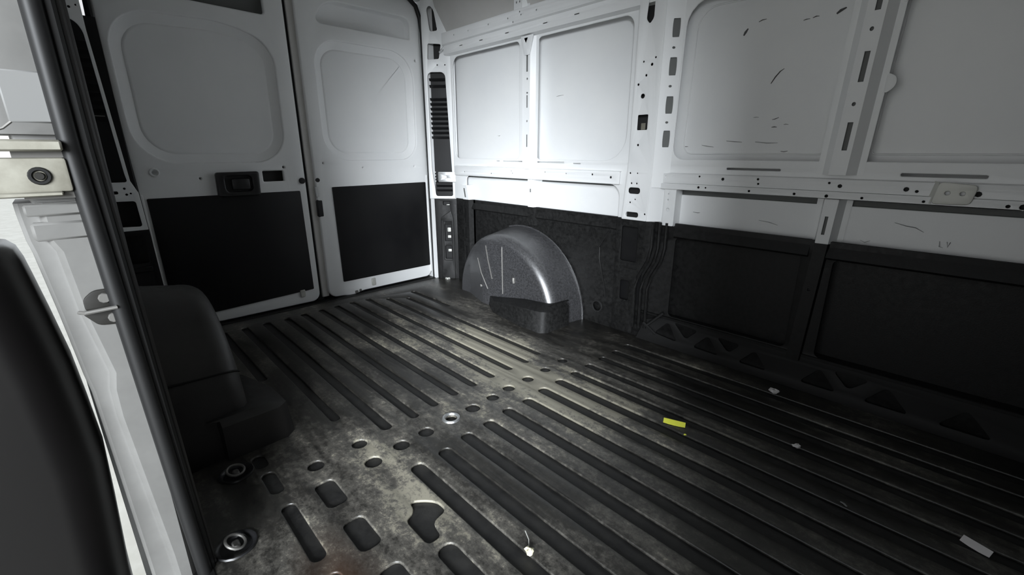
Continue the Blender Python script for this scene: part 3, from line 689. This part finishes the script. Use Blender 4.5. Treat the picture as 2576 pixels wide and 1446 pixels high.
# ================================================================== WHEEL ARCHES
def arch(name, side, mat, label, seams):
    root = empty(name, (.83, .83 * side, 0), label=label, category='wheel arch', group='wheel arches')
    cx = .845
    NT, loops = 36, []
    def inner_y(x):
        return .71 if x > .70 else min(.785, .71 + (.70 - x) / .26 * .09)
    for i in range(NT + 1):
        th = PI * i / NT; c, s = math.cos(th), math.sin(th)
        L = []
        # wall edge, sloping top, fillet, then inner face down to the plinth
        prof = [(0.468, .934), (0.464, .905), (.457, .87), (.450, .825), (.443, .785)]
        for r, y in prof:
            L.append((cx + r * c, y, max(r * s, 0) - .004))
        yi = inner_y(cx + .40 * c); y0 = .785
        for k in range(1, 9):
            a = PI / 2 * k / 8
            yy = y0 + (yi - y0) * math.sin(a)
            rr = .394 + (.443 - .394) * math.cos(a)
            L.append((cx + rr * c, yy, max(rr * s, 0) - .004))
        xt, zt = cx + .394 * c, .394 * s
        for k in (1, 2, 3, 4):
            f = 1 - k / 4
            L.append((xt, yi, zt * f - .004))
        loops.append([(x, y * side, z) for x, y, z in L])
    MB().loft(loops, False, False, closed=False).build('arch_shell', mat, root, 45)
    # plinth around the foot of the inner face
    foot = [(.66, .80), (.69, .755), (.88, .640), (1.13, .600), (1.285, .600), (1.312, .63), (1.318, .80)]
    top = [(.70, .80), (.73, .765), (.89, .690), (1.12, .668), (1.27, .662), (1.288, .68), (1.292, .80)]
    hz = [.03, .06, .075, .112, .124, .124, .124]
    lo = [(a, b * side, -.003) for a, b in foot] + [(.66, .932 * side, -.003)]
    mid = [(a * .8 + c * .2, (b * .8 + d * .2) * side, h * .9) for (a, b), (c, d), h in zip(foot, top, hz)] + [(.67, .932 * side, .03)]
    hi = [(a, b * side, h) for (a, b), h in zip(top, hz)] + [(.70, .932 * side, .04)]
    hi2 = [(a, (b + .03) * side, h + .006) for (a, b), h in zip(top, hz)] + [(.70, .932 * side, .04)]
    MB().loft([lo, mid, hi, hi2], False, True).build('arch_plinth', mat if side < 0 else LINER, root, 50)
    for path, rad, mt in seams:
        MB().tube([(x, y * side, z) for x, y, z in path], rad, 6).build('crease' if side > 0 else 'seam', mt, root)
    return root
def arcseam(x_theta, r_off=.0, y_in=.70, rad=.003):
    th = x_theta; cx = .845; c, s = math.cos(th), math.sin(th); out = []
    for r, y in [(0.464, .905), (.457, .87), (.450, .825), (.443, .785)]: out.append((cx + (r + r_off) * c, y, (r + r_off) * s))
    for k in range(1, 9):
        a = PI / 2 * k / 8; rr = .394 + (.443 - .394) * math.cos(a) + r_off
        out.append((cx + rr * c, .785 + (y_in + .008 - .785) * math.sin(a) - r_off, rr * s))
    return out
wallarc = [(.845 + .468 * math.cos(PI * k / 24), .925, .468 * math.sin(PI * k / 24)) for k in range(0, 15)]
rs = [
    (wallarc, .005, ARCH),
    ([(.878, .742, .425), (.884, .719, .405), (.888, .708, .36), (.890, .708, .24), (.893, .708, .10)], .003, GREYM),
    ([(.745, .709, .365), (.765, .708, .28), (.80, .708, .17)], .003, GREYM),
    ([(.645, .729, .27), (.70, .709, .19), (.76, .708, .10)], .003, GREYM),
    ([(.985, .708, .215), (.986, .706, .20), (.987, .708, .185)], .008, GREYM),
    ([(.70, .706, .115), (.703, .704, .11), (.706, .706, .105)], .007, GREYM),
    ([(.79, .707, .385), (.775, .707, .37), (.76, .707, .345)], .004, ARCH),
]
arch('wheel_arch', 1, ARCH, 'speckled grey wheel arch hump at the foot of the long wall', rs)
ls = [(arcseam(math.radians(33)), .003, RUBBER)]
arch('wheel_arch', -1, VINYL, 'smooth black wheel arch beside the near sliding door seal', ls)

# ================================================================== LOOSE THINGS
def tie_down(x, y, ang, label, tilt):
    r = empty('tie_down_ring', (x, y, 0), label=label, category='tie-down', group='floor tie-down rings')
    m = MB(); m.loft([[(x + q * math.cos(t), y + q * math.sin(t), z) for t in [2 * PI * k / 18 for k in range(18)]] for q, z in ((.046, .001), (.044, .005), (.038, .004), (.034, -.006), (.012, -.008))], False, True)
    m.build('well_cup', PLASTIC, r, 60)
    a = Vector((math.sin(tilt) * math.cos(ang), math.sin(tilt) * math.sin(ang), math.cos(tilt)))
    m = MB(); m.ring((x, y, .012), a, .022, .0035, 20, 8, 1.0); m.build('ring', GREYM, r)
    m = MB(); m.box((x - .012, y - .008, -.006), (x + .012, y + .008, .008), .003); m.build('ring_clamp', GREYM, r)
tie_down(1.393, -.800, .6, 'steel tie-down ring in its black cup in front of the black wheel arch', .25)
tie_down(1.673, -.865, 1.2, 'dull tie-down ring in a dark cup beside the sliding door step', .5)

def single(m, name, mat, label, cat, origin, ang=40):
    return m.build(name, mat, None, ang, origin, label=label, category=cat)
def bent_strip(p0, p1, w, zs, t=.0015, lift=0.0):
    p0, p1 = Vector((*p0, 0)), Vector((*p1, 0)); d = (p1 - p0).normalized(); n = Vector((-d.y, d.x, 0)); L = []
    for k, z in enumerate(zs):
        f = k / (len(zs) - 1); c = p0.lerp(p1, f); ww = w * (.8 + .2 * math.sin(PI * f))
        u = Vector((0, 0, lift)); L.append([c + n * ww / 2 + u + Vector((0, 0, z)), c - n * ww / 2 + Vector((0, 0, z + .001)), c - n * ww / 2 + Vector((0, 0, z + t + .001)), c + n * ww / 2 + u + Vector((0, 0, z + t))])
    return MB().loft(L, True, True)
single(bent_strip((2.120, .334), (2.186, .360), .016, [.002, .001, .0005, .0005, .001], .0015, .011), 'plastic_tag', YELLOW, 'bright yellow plastic tag lying on the dark floor ribs', 'tag', (2.15, .35, 0))
def crumple(x, y, r, seed, flat=.5):
    rnd = random.Random(seed); m = MB(); n = 9; L = []
    for j in range(5):
        a = PI * j / 4; rr = math.sin(a) * r + .0006
        L.append([(x + rr * (1 + rnd.uniform(-.35, .35)) * math.cos(2 * PI * k / n), y + rr * (1 + rnd.uniform(-.35, .35)) * math.sin(2 * PI * k / n), max(0, r * flat * (1 - math.cos(a)) * (1 + rnd.uniform(-.2, .2)))) for k in range(n)])
    return m.loft(L, True, True)
single(crumple(2.317, .826, .016, 3), 'paper_scrap', PAPER, 'crumpled white paper scrap on the floor near the braced sill', 'scrap', (2.317, .826, 0), 20)
single(crumple(2.479, .512, .011, 5), 'paper_scrap', PAPER, 'small pale paper scrap on the dark floor beyond the yellow tag', 'scrap', (2.479, .512, 0), 20)
single(bent_strip((2.858, .398), (2.908, .380), .018, [.002, .001, .001, .002], .0015, .010), 'paper_strip', PAPER, 'pinkish white paper strip on the dark floor at lower right', 'scrap', (2.884, .39, 0))
m = crumple(2.168, -.378, .011, 8, .7)
rw = empty('twist_tie', (2.168, -.378, 0), label='cream paper flag with a thin wire on the floor at bottom centre', category='scrap')
m.build('flag', CREAM, rw, 20)
MB().tube([(2.160, -.372, .006), (2.148, -.360, .012), (2.128, -.352, .018)], .0012, 6).build('wire', ZINC, rw)
single(crumple(2.205, .318, .004, 11), 'paint_chip', YELLOW, 'tiny yellow chip just in front of the yellow tag', 'chip', (2.205, .318, 0), 20)
single(bent_strip((2.63, .334), (2.645, .325), .006, [.001, .003, .001]), 'paint_chip', GREYS, 'tiny grey chip on the dark floor right of centre', 'chip', (2.637, .33, 0))
for o in list(bpy.data.objects):
    if '_org' in o: del o['_org']
